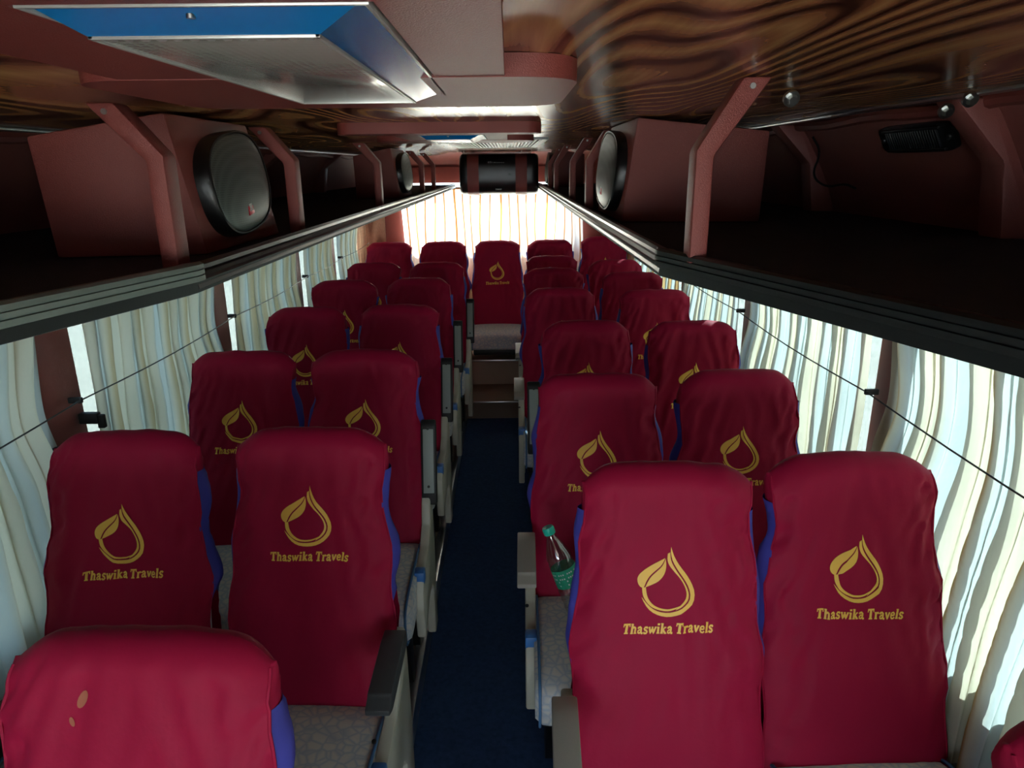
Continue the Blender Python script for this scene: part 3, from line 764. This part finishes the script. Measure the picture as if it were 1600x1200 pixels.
def armrest(up, pm='pad_grey'):
    # pad along its own axis a (0 hinge .. 1 tip)
    x0, x1 = -0.0, 0.0
    base = MB(); und = MB(); L = 0.31 if up else 0.235
    base.prism([(0, -0.020), (0.06, -0.026), (0.20, -0.024), (L - 0.02, -0.02), (L, -0.008), (L, 0.006), (L - 0.03, 0.014), (0.2, 0.02), (0.05, 0.022), (0, 0.016)], 0, -0.027, 0.027, 0.006)
    und.prism([(0.045, -0.0285), (0.19, -0.0265), (L - 0.035, -0.0225), (L - 0.025, -0.015), (0.045, -0.015)], 0, -0.019, 0.019, 0.002)
    # here y is along the pad, z is up when lowered; lowered pads point forward (-y)
    if up: R = Matrix.Translation((0, 0.075, 0.555)) @ Matrix.Rotation(radians(76), 4, 'X') @ Matrix.Rotation(pi, 4, 'Y')
    else: R = Matrix.Translation((0, 0.02, 0.640)) @ Matrix.Rotation(radians(6), 4, 'X') @ Matrix.Rotation(pi, 4, 'Z')
    mb = MB(); mb.add([v for v in base.v], base.f, R); m2 = MB(); m2.add([v for v in und.v], und.f, R)
    bt = MB(); bt.tube([(0, 0.28, -0.027), (0, 0.28, -0.031)], 0.005, 10, True, R).tube([(0, 0.07, -0.031), (0, 0.07, -0.034)], 0.005, 10, True, R)
    return mb.mesh('armrest', M['black_rubber'] if up else M[pm], 30), m2.mesh('underside', M['pad_light'], 30), bt.mesh('screw', M['black_rubber'])
LIB['up'] = armrest(True); LIB['down'] = armrest(False); LIB['down_r'] = armrest(False, 'pad_right')
sh = MB()
sh.prism([(0.115, 0.595), (0.075, 0.605), (0.045, 0.57), (0.02, 0.50), (-0.05, 0.455), (-0.15, 0.445), (-0.215, 0.43), (-0.245, 0.39), (-0.25, 0.33), (-0.235, 0.26), (-0.225, 0.205), (-0.20, 0.20),
          (-0.18, 0.24), (-0.10, 0.27), (0.0, 0.27), (0.04, 0.22), (0.05, 0.02), (0.13, 0.02), (0.135, 0.30), (0.125, 0.5)], 0, -0.016, 0.016, 0.007)
LIB['shroud'] = sh.mesh('side_panel', M['cream_plastic'], 30)
cp = MB(); cp.box((-0.0175, -0.222, 0.405), (0.0175, -0.178, 0.452), 0.006)
LIB['cap'] = cp.mesh('cap', M['cap_blue'], 30)
fr = MB(); fr.box((-0.19, -0.36, 0.265), (0.19, 0.06, 0.315), 0.01)
LIB['frame'] = fr.mesh('seat_frame', M['black_metal'], 30)
LIB['leg'] = [MB().prism([(-0.30, 0.28), (-0.20, 0.28), (-0.13, 0.02), (-0.16, 0.0), (-0.20, 0.0)], 0, sx * 0.16 - 0.015, sx * 0.16 + 0.015, 0.004).mesh('leg', M['black_metal'], 30) for sx in (-1, 1)] + \
             [MB().prism([(0.0, 0.28), (0.06, 0.28), (0.06, 0.0), (0.0, 0.0)], 0, sx * 0.16 - 0.015, sx * 0.16 + 0.015, 0.004).mesh('leg', M['black_metal'], 30) for sx in (-1, 1)]

def seat(x, ycrest, z0, var, arm, armside, rz, label, sc=1.0, logo=True, legs=True, light_arm=False):
    t = thing('passenger_seat', label, 'seat', (x, ycrest - 0.215, z0), radians(rz), 'covered passenger seats')
    t.scale = (sc, 1, 1)
    link('backrest', LIB['back'], t)
    c = link('seat_cover', LIB['cover', var], t)
    for g in LIB['gus', var]: link('side_gusset', g, c)['label'] = 'blue side gusset'
    if logo:
        link('leaf_emblem', LIB['emb', var], c)['label'] = 'gold leaf and droplet emblem'
        link('lettering', LIB['txt', var], c)['label'] = 'gold slab lettering'
    cu = link('seat_cushion', LIB['cush'], t); 
    for pp in LIB['pipe']: link('piping', pp, cu)['label'] = 'blue piping'
    link('seat_frame', LIB['frame'], t)
    if legs:
        for l in LIB['leg']: link('leg', l, t)
    if arm:
        A = LIB['down_r' if (arm == 'down' and armside < 0) else arm]
        a = link('armrest', A[0], t, (armside * 0.228, 0, 0)); link('underside', A[1], a)['label'] = 'grey armrest underside'; link('screw', A[2], a)
        p = link('side_panel', LIB['shroud'], t, (armside * 0.216, 0, 0)); link('cap', LIB['cap'], p)['label'] = 'blue cap'
    return t
ROW = ['second', 'third', 'fourth', 'fifth', 'sixth']
# left aisle seats
seat(-0.440, 0.845, PZ, 0, 'up', 1, -2.5, 'cropped maroon-covered seat at the bottom left with a small tan stain near its top', logo=False, sc=1.05)
seat(-0.893, 0.80, PZ, 3, None, 1, 1.0, 'maroon-covered window seat cut off at the lower left photo corner')
L_ = [(-0.413, 1.665, 5, 'down', 'whole maroon seat left of the aisle whose black armrest is lowered'),
      (-0.425, 2.467, 2, 'up', 'maroon aisle seat directly behind the left seat with the lowered armrest, its own armrest raised'),
      (-0.435, 3.339, 4, 'up', 'maroon aisle seat left of the carpet, fourth row back, armrest raised'),
      (-0.437, 4.188, 3, 'up', 'maroon aisle seat left of the carpet, fifth row back, armrest raised'),
      (-0.405, 4.916, 0, 'up', 'maroon aisle seat left of the carpet, last row before the rear bench')]
for k, (x, y, v, a, lb) in enumerate(L_): seat(x, y, PZ, v, a, 1, [-1.5, 0.5, -1, 0.5, -0.5][k], lb)
LW_ = [(-0.872, 1.657, 0, 'maroon window seat beside the broad brown pillar on the left'),
       (-0.868, 2.465, 1, 'maroon window seat on the left, third row back'),
       (-0.866, 3.298, 3, 'maroon window seat on the left, fourth row back, only part of its lettering in sight'),
       (-0.873, 4.142, 2, 'maroon window seat on the left, fifth row back'),
       (-0.845, 4.917, 4, 'maroon window seat on the left, last row before the rear bench')]
for k, (x, y, v, lb) in enumerate(LW_): seat(x, y, PZ, v, None, 1, [1, .5, 0, .5, 0][k], lb)
R_ = [(0.437, 1.42, 4, 'down', 'large maroon aisle seat right of the carpet, nearest of that side'),
      (0.373, 2.127, 1, 'down', 'maroon aisle seat on the right behind the water bottle, armrest lowered'),
      (0.428, 2.93, 3, 'up', 'maroon aisle seat on the right with its armrest raised'),
      (0.374, 3.79, 0, 'down', 'maroon aisle seat on the right, fourth from the camera, armrest lowered'),
      (0.387, 4.567, 2, 'down', 'maroon aisle seat on the right, fifth from the camera, armrest lowered'),
      (0.412, 5.22, 1, None, 'maroon seat on the right directly in front of the rear bench')]
for k, (x, y, v, a, lb) in enumerate(R_): seat(x, y, PZ, v, a, -1, [-2.0, -1, 0.5, -0.5, 0, 0][k], lb)
RW_ = [(0.883, 1.465, 2, 'large maroon window seat on the right, nearest whole one, beside the sunlit curtain'),
       (0.832, 2.153, 3, 'maroon window seat on the right, directly behind the large whole one'),
       (0.872, 2.908, 0, 'maroon window seat on the right, third whole one from the camera'),
       (0.872, 3.70, 1, 'maroon window seat on the right, fourth whole one from the camera'),
       (0.865, 4.35, 4, 'maroon window seat on the right, fifth whole one from the camera'),
       (0.845, 4.95, 3, 'maroon window seat on the right, sixth whole one from the camera')]
for k, (x, y, v, lb) in enumerate(RW_): seat(x, y, PZ, v, None, -1, [1.5, 0, -1, 0.5, 1, 0][k], lb)
seat(0.875, 0.66, PZ, 2, None, -1, -3, 'maroon window seat cut off at the lower right photo corner')
# rear bench of five
B_ = [(-0.895, 5.90, 1, 'maroon seat at the left end of the rear row, beside the wood panel'),
      (-0.445, 5.93, 0, 'maroon rear row seat immediately left of the middle one'),
      (0.0, 5.95, 4, 'maroon middle seat of the rear row, facing down the aisle above the steps'),
      (0.443, 5.98, 3, 'maroon rear row seat immediately right of the middle one'),
      (0.895, 5.98, 2, 'maroon seat at the right end of the rear row')]
for k, (x, y, v, lb) in enumerate(B_):
    if k == 2: seat(x, y, 0.338 - 0.195 + 0.0, v, None, 1, 0, lb, legs=False)
    else: seat(x, y, 0.143 if k < 4 else 0.165, v, None, 1, 0, lb, legs=False)
pl = struct('floor_rear', MB().box((-XW, 5.52, 0.10), (-0.264, YR, 0.36)).box((0.264, 5.52, 0.10), (XW, YR, 0.36)), M['step']); pl.name = 'floor'

# stain on the nearest left seat is a mark in its own cloth
def stain():
    mb = MB(); sd = 0 + 1.37
    for (cx, cs, a, b, rot) in ((-0.065, H - 0.075, 0.006, 0.013, -0.4), (-0.078, H - 0.105, 0.003, 0.007, 0.3)):
        V = [(0, 0)] + [(a * cos(t) * cos(rot) - b * sin(t) * sin(rot), a * cos(t) * sin(rot) + b * sin(t) * cos(rot)) for t in [2 * pi * k / 14 for k in range(14)]]
        vs = []
        for (x, z) in V:
            s = cs + z; u = (cx + x) / ip(WT, s / H); vs.append(cover_pt(u, s / htop(u), sd, -1, 0.0012))
        mb.add(vs, [(0, k + 1, (k + 1) % 14 + 1) for k in range(14)])
    return mb.mesh('stain', mat('tan_stain', srgb(168, 96, 70), 0.8), 180)
for o in bpy.data.objects:
    if o.name == 'passenger_seat':
        cv_ = [c for c in o.children if c.name.startswith('seat_cover')][0]
        link('stain', stain(), cv_)['label'] = 'small tan stain'

# ------------------------------------------------------------------ water bottle
def bottle():
    t = thing('water_bottle', 'clear plastic water bottle with green cap leaning beside the nearest right aisle seat', 'bottle')
    def lathe(prof, n=28):
        vs = []; fs = []
        for (r, z) in prof:
            for k in range(n): a = 2 * pi * k / n; vs.append((r * cos(a), r * sin(a), z))
        for i in range(len(prof) - 1):
            for k in range(n): fs.append((i * n + k, i * n + (k + 1) % n, (i + 1) * n + (k + 1) % n, (i + 1) * n + k))
        fs.append(tuple(range(n))); fs.append(tuple(range((len(prof) - 1) * n, len(prof) * n)))
        return MB().add(vs, fs)
    body = [(0.026, 0), (0.034, 0.006)] + [(0.0355 + 0.0014 * sin(k * 1.6), 0.012 + k * 0.0065) for k in range(14)] + [(0.034, 0.105), (0.034, 0.160)] + \
           [(0.036, 0.166), (0.0345, 0.178), (0.0355, 0.188), (0.031, 0.203), (0.024, 0.222), (0.017, 0.238), (0.0125, 0.248), (0.0125, 0.262)]
    part('body', lathe(body), M['bottle'], t)
    part('label_sleeve', lathe([(0.0352, 0.106), (0.0352, 0.159)]), M['label_green'], t, 'green paper sleeve')
    # navy brand patch with pale lettering strokes on the sleeve
    pt = MB()
    for i in range(6):
        a0, a1 = -2.3 + i * 0.12, -2.3 + (i + 1) * 0.12
        R = 0.0357; pt.add([(R * cos(a0), R * sin(a0), 0.108), (R * cos(a1), R * sin(a1), 0.108), (R * cos(a1), R * sin(a1), 0.128), (R * cos(a0), R * sin(a0), 0.128)], [(0, 1, 2, 3)])
    part('brand_patch', pt, mat('navy_patch', srgb(25, 35, 90), 0.5), t)
    pw = MB()
    for i in range(36):
        a0 = -3.1 + i * 0.172; R = 0.0357
        for z in ((0.134, 0.146) if i % 4 else (0.115, 0.126)): pw.add([(R * cos(a0), R * sin(a0), z), (R * cos(a0 + .1), R * sin(a0 + .1), z), (R * cos(a0 + .1), R * sin(a0 + .1), z + 0.004), (R * cos(a0), R * sin(a0), z + 0.004)], [(0, 1, 2, 3)])
    part('print', pw, M['white'], t)
    part('cap', lathe([(0.0155, 0.256), (0.0165, 0.258), (0.0165, 0.272), (0.015, 0.276)]), M['cap_green'], t, 'green screw cap')
    base = Vector((0.305, 1.765, PZ + 0.470)); top = Vector((0.205, 1.800, PZ + 0.470 + 0.27)); t.scale = (1.05, 1.05, 1.07)
    t.rotation_mode = 'QUATERNION'; t.rotation_quaternion = (top - base).to_track_quat('Z', 'Y'); t.location = base
    return t
bottle()

# ------------------------------------------------------------------ speakers
def speaker_box(s, y0, y1, xin, xout, label, badge):
    t = thing('speaker_box', label, 'speaker')
    # cabinet: face towards the aisle, leaning so its foot reaches further in
    zt = (1.9195 if s < 0 else CZ - 0.002); zb = 1.6905
    lo = [(xin, y0 + 0.03), (xin, y1 + 0.03), (xout, y1 - 0.02), (xout, y0)]
    tl = 0.028
    vs = []
    for (x, y) in lo: vs.append((x, y, zb))
    for (x, y) in [(xin + s * tl, y0), (xin + s * tl, y1 - 0.03), (xout, y1 - 0.04), (xout, y0 - 0.02)]: vs.append((x, y, zt - (0.035 if abs(x) > 0.5 else 0.0)))
    fs = [(0, 1, 2, 3), (4, 7, 6, 5), (0, 4, 5, 1), (1, 5, 6, 2), (2, 6, 7, 3), (3, 7, 4, 0)]
    bm = bmesh.new(); V = [bm.verts.new(v) for v in vs]
    for f in fs: bm.faces.new([V[i] for i in f])
    bmesh.ops.recalc_face_normals(bm, faces=bm.faces)
    bmesh.ops.bevel(bm, geom=bm.edges[:], offset=0.005, segments=2, affect='EDGES', profile=0.5)
    me = bpy.data.meshes.new('cabinet'); bm.to_mesh(me); bm.free(); me.materials.append(M['leather'])
    me.polygons.foreach_set('use_smooth', [True] * len(me.polygons)); me.set_sharp_from_angle(angle=radians(30))
    link('cabinet', me, t)
    # speaker on the aisle face; local x along bus, y up the face, z outwards
    up = Vector((s * tl, -0.03, zt - zb)).normalized(); nn = Vector((-s, 0, 0)); nn = (nn - up * nn.dot(up)).normalized(); ax = up.cross(nn)
    mx = Matrix((ax, up, nn)).transposed().to_4x4()
    mx.translation = Vector((xin + s * tl * 0.5, (y0 + y1) / 2 + 0.0, (zb + zt) / 2)) + nn * 0.001
    a, b = (y1 - y0) * 0.5 * 0.80 - 0.012, (zt - zb) * 0.5 - 0.022
    def ring(a, b, z, p=2.6): return [Vector((x, y, z)) for x, y in oval(56, a, b, p)]
    def loft(R):
        mb = MB(); n = 56; vs = [v for r in R for v in r]; fs = []
        for i in range(len(R) - 1):
            for k in range(n): fs.append((i * n + k, i * n + (k + 1) % n, (i + 1) * n + (k + 1) % n, (i + 1) * n + k))
        fs.append(tuple(range((len(R) - 1) * n, len(R) * n)))
        return mb.add(vs, fs, mx)
    # clamp the outline against the flat top and bottom
    rim = part('rim', loft([ring(a, b, 0), ring(a * 1.0, b * 1.0, 0.022), ring(a * 0.97, b * 0.975, 0.028), ring(a * 0.93, b * 0.945, 0.028), ring(a * 0.93, b * 0.945, 0.022)]), M['speaker_black'], t, ang=50)
    g = part('grille', loft([ring(a * 0.94, b * 0.95, 0.022)] + [ring(a * 0.93 * sqrt(1 - (k / 9) ** 2) + 1e-4, b * 0.94 * sqrt(1 - (k / 9) ** 2) + 1e-4, 0.024 + 0.014 * (k / 9) ** 1) for k in range(10)]), M['grille'], t, ang=60)
    if badge:
        bd = MB(); w, h = 0.0085, 0.0085
        cx, cy = -a * 0.0 - s * (-0.02), -b * 0.52
        z = 0.036
        bd.box((cx - 0.014, cy - 0.011, z - 0.010), (cx + 0.014, cy + 0.011, z), 0.001, mx)
        B = part('badge', bd, M['red_badge'], t, 'small red badge')
        V, F = text2d('JBL', 0.021, 0.0)
        part('badge_print', MB().add([(cx + x, cy + y - 0.004, z + 0.0006) for x, y in V], F, mx), M['white'], B)
    return t
speaker_box(-1, 1.20, 1.60, -0.418, -0.66, 'large black oval speaker in a red-brown box on the left rack, nearest', True)
speaker_box(-1, 3.45, 3.90, -0.418, -0.62, 'black oval speaker in a red-brown box far along the left rack', False)
speaker_box(1, 1.83, 2.33, 0.392, 0.74, 'black oval speaker in a red-brown box on the right rack, nearest the camera', True)
speaker_box(1, 5.05, 5.5, 0.392, 0.62, 'black oval speaker in a red-brown box at the far end of the right rack', False)

# ------------------------------------------------------------------ ceiling consoles with lamps
def rounded_bar(x0, x1, y0, y1, z0, z1, r):
    pts = []
    for (cx, cy, a0) in ((x1 - r, y0 + r, -90), (x1 - r, y1 - r, 0), (x0 + r, y1 - r, 90), (x0 + r, y0 + r, 180)):
        for k in range(7): a = radians(a0 + 15 * k); pts.append((cx + r * cos(a), cy + r * sin(a)))
    return MB().prism(pts, 2, z0, z1, 0.0)
def console(yn, yf, body_x, bar_x, bars, lamp, zb, label, lamplabel):
    t = thing('ceiling_console', label, 'ceiling panel')
    (x0, x1) = body_x; (lx0, lx1, ly0, ly1) = lamp
    m = 0.006
    mb = MB()
    zt = CZ - 0.0005
    for a, b in (((x0, yn), (lx0 - m, yf)), ((lx1 + m, yn), (x1, yf)), ((lx0 - m, yn), (lx1 + m, ly0 - m)), ((lx0 - m, ly1 + m), (lx1 + m, yf))):
        mb.box((a[0], a[1], zb), (b[0], b[1], zt))
    part('body', mb, M['leather'], t)
    for (a, b, r) in bars:
        part('end_bar', rounded_bar(bar_x[0], bar_x[1], a, b, zb - 0.001, zt, r), M['leather'], t, ang=45)
    l = thing('ceiling_lamp', lamplabel, 'ceiling light')
    # sloped glossy blue surround around a clear diffuser
    zl = zb - 0.011; zo = zb + 0.003
    iy0, iy1, ix0, ix1 = ly0 + 0.028, ly1 - 0.025, lx0 + 0.02, lx1 - 0.034
    vs = [(lx0, ly0, zo), (lx1, ly0, zo), (lx1, ly1, zo), (lx0, ly1, zo), (ix0, iy0, zl), (ix1, iy0, zl), (ix1, iy1, zl), (ix0, iy1, zl)]
    fs = [(0, 1, 5, 4), (1, 2, 6, 5), (2, 3, 7, 6), (3, 0, 4, 7)]
    part('blue_surround', MB().add(vs, fs).box((lx0, ly0, zo), (lx1, ly1, zt)), M['lamp_blue'], l, ang=10)
    part('diffuser', MB().box((ix0 + 0.002, iy0 + 0.002, zl - 0.0005), (ix1 - 0.002, iy1 - 0.002, zl + 0.004), 0.001), M['diffuser'], l)
    e = MB(); w = 0.0035
    for a, b in (((ix0, iy0), (ix1, iy0 + w)), ((ix0, iy1 - w), (ix1, iy1)), ((ix0, iy0), (ix0 + w, iy1)), ((ix1 - w, iy0), (ix1, iy1))):
        e.box((a[0], a[1], zl - 0.002), (b[0], b[1], zl + 0.002), 0.0006)
    for k in range(13): e.box((ix0 + 0.008 + k * (ix1 - ix0 - 0.02) / 12, iy0 + 0.005, zl - 0.0018), (ix0 + 0.014 + k * (ix1 - ix0 - 0.02) / 12, iy0 + 0.011, zl + 0.001), 0.0012)
    for a, b in (((lx0 - 0.003, ly0 - 0.003), (lx1 + 0.003, ly0)), ((lx0 - 0.003, ly1), (lx1 + 0.003, ly1 + 0.003)), ((lx1, ly0), (lx1 + 0.003, ly1)), ((lx0 - 0.003, ly0), (lx0, ly1))):
        e.box((a[0], a[1], zb - 0.001), (b[0], b[1], zb + 0.004), 0.0005)
    part('edging', e, M['lamp_edge'], l)
    part('screw', MB().tube([((ix0 + ix1) / 2, ly0 + 0.012, zb - 0.002), ((ix0 + ix1) / 2, ly0 + 0.012, zb - 0.0045)], 0.0028, 10), M['screw'], l)
console(0.16, 1.17, (-0.305, 0.100), (-0.372, 0.182), [(0.80, 1.18, 0.065), (-0.05, 0.22, 0.065)], (-0.178, 0.021, 0.455, 0.985), 1.922,
        'near red-brown ceiling panel with rounded ends', 'near ceiling lamp with blue surround and clear diffuser')
console(2.0, 2.66, (-0.225, 0.10), (-0.355, 0.192), [(1.96, 2.075, 0.05), (2.50, 2.78, 0.10)], (-0.150, 0.030, 2.09, 2.43), 1.917,
        'second red-brown ceiling panel, farther back along the ceiling', 'second ceiling lamp, farther back, with blue surround')

g = thing('air_return_grille', 'pale slatted air return grille on the ceiling before the rear bass tube', 'ceiling grille', (0.04, 3.75, CZ))
part('frame', MB().box((-0.23, -0.66, -0.008), (0.23, -0.63, -0.0005), 0.001).box((-0.23, 0.63, -0.008), (0.23, 0.66, -0.0005), 0.001).box((-0.23, -0.63, -0.008), (-0.205, 0.63, -0.0005)).box((0.205, -0.63, -0.008), (0.23, 0.63, -0.0005)), M['grille_white'], g)
sl = MB()
for k in range(24): sl.box((-0.20 + k * 0.0172, -0.63, -0.007), (-0.20 + k * 0.0172 + 0.008, 0.63, -0.002), 0)
part('slats', sl, M['grille_white'], g)
hb = thing('hand_rail', 'thin silver rails hung below the ceiling just before the bass tube', 'rail')
for (y, x0, x1) in ((5.30, -0.22, 0.27), (5.36, -0.24, 0.20)):
    part('rod', MB().tube([(x0, y, CZ - 0.006), (x0 + 0.01, y, CZ - 0.020), (x1 - 0.01, y, CZ - 0.020), (x1, y, CZ - 0.006)], 0.005, 8), M['alu'], hb)

# ------------------------------------------------------------------ bass tube above the rear window
bt = thing('bass_tube', 'black bass speaker tube with two red-brown straps hanging above the rear window', 'subwoofer', (0.026, 5.93, 1.773))
def sq(r, p=3.2, n=48): return oval(n, r, r, p)
R = []
for (x, k) in ((-0.312, 0.86), (-0.305, 0.95), (-0.29, 0.995), (-0.25, 1.0), (0.25, 1.0), (0.29, 0.995), (0.305, 0.95), (0.312, 0.86)):
    R.append([(x, a * k, b * k) for a, b in sq(0.157)])
mb = MB(); n = 48; fs = []
for i in range(len(R) - 1):
    for k in range(n): fs.append((i * n + k, i * n + (k + 1) % n, (i + 1) * n + (k + 1) % n, (i + 1) * n + k))
fs.append(tuple(range(n))); fs.append(tuple(range((len(R) - 1) * n, len(R) * n)))
mb.add([v for r in R for v in r], fs); part('body', mb, M['speaker_black'], bt, ang=50)
for x in (-0.205, 0.175):
    mb = MB(); vs = []; fs = []
    for (xx, rr) in ((x - 0.045, 0.1585), (x - 0.045, 0.163), (x + 0.045, 0.163), (x + 0.045, 0.1585)):
        vs += [(xx, a, b) for a, b in sq(rr)]
    for i in range(4):
        j = (i + 1) % 4
        for k in range(n): fs.append((i * n + k, i * n + (k + 1) % n, j * n + (k + 1) % n, j * n + k))
    part('strap', mb.add(vs, fs), M['leather'], bt, ang=50)
# faint maker's mark and small plate low on the front
pr = MB()
for k, (w, h) in enumerate([(.010, .012), (.010, .014), (.006, .010), (.012, .008), (.010, .006), (.010, .006), (.010, .006), (.010, .006), (.010, .006)]):
    pr.box((-0.085 + k * 0.0145, -0.1592, 0.085), (-0.085 + k * 0.0145 + w, -0.157, 0.085 + h), 0)
part('print', pr, M['grey_print'], bt, 'faint grey lettering')
part('plate', MB().box((-0.03, -0.160, -0.118), (0.02, -0.155, -0.108), 0.002), M['grey_print'], bt)
part('knob', MB().tube([(0.085, -0.155, 0.0), (0.085, -0.164, 0.0)], 0.011, 16), M['pad_grey'], bt)
for x in (-0.22, 0.16): part('hanger', MB().box((x, -0.02, 0.155), (x + 0.03, 0.02, 0.1718)), M['black_metal'], bt)
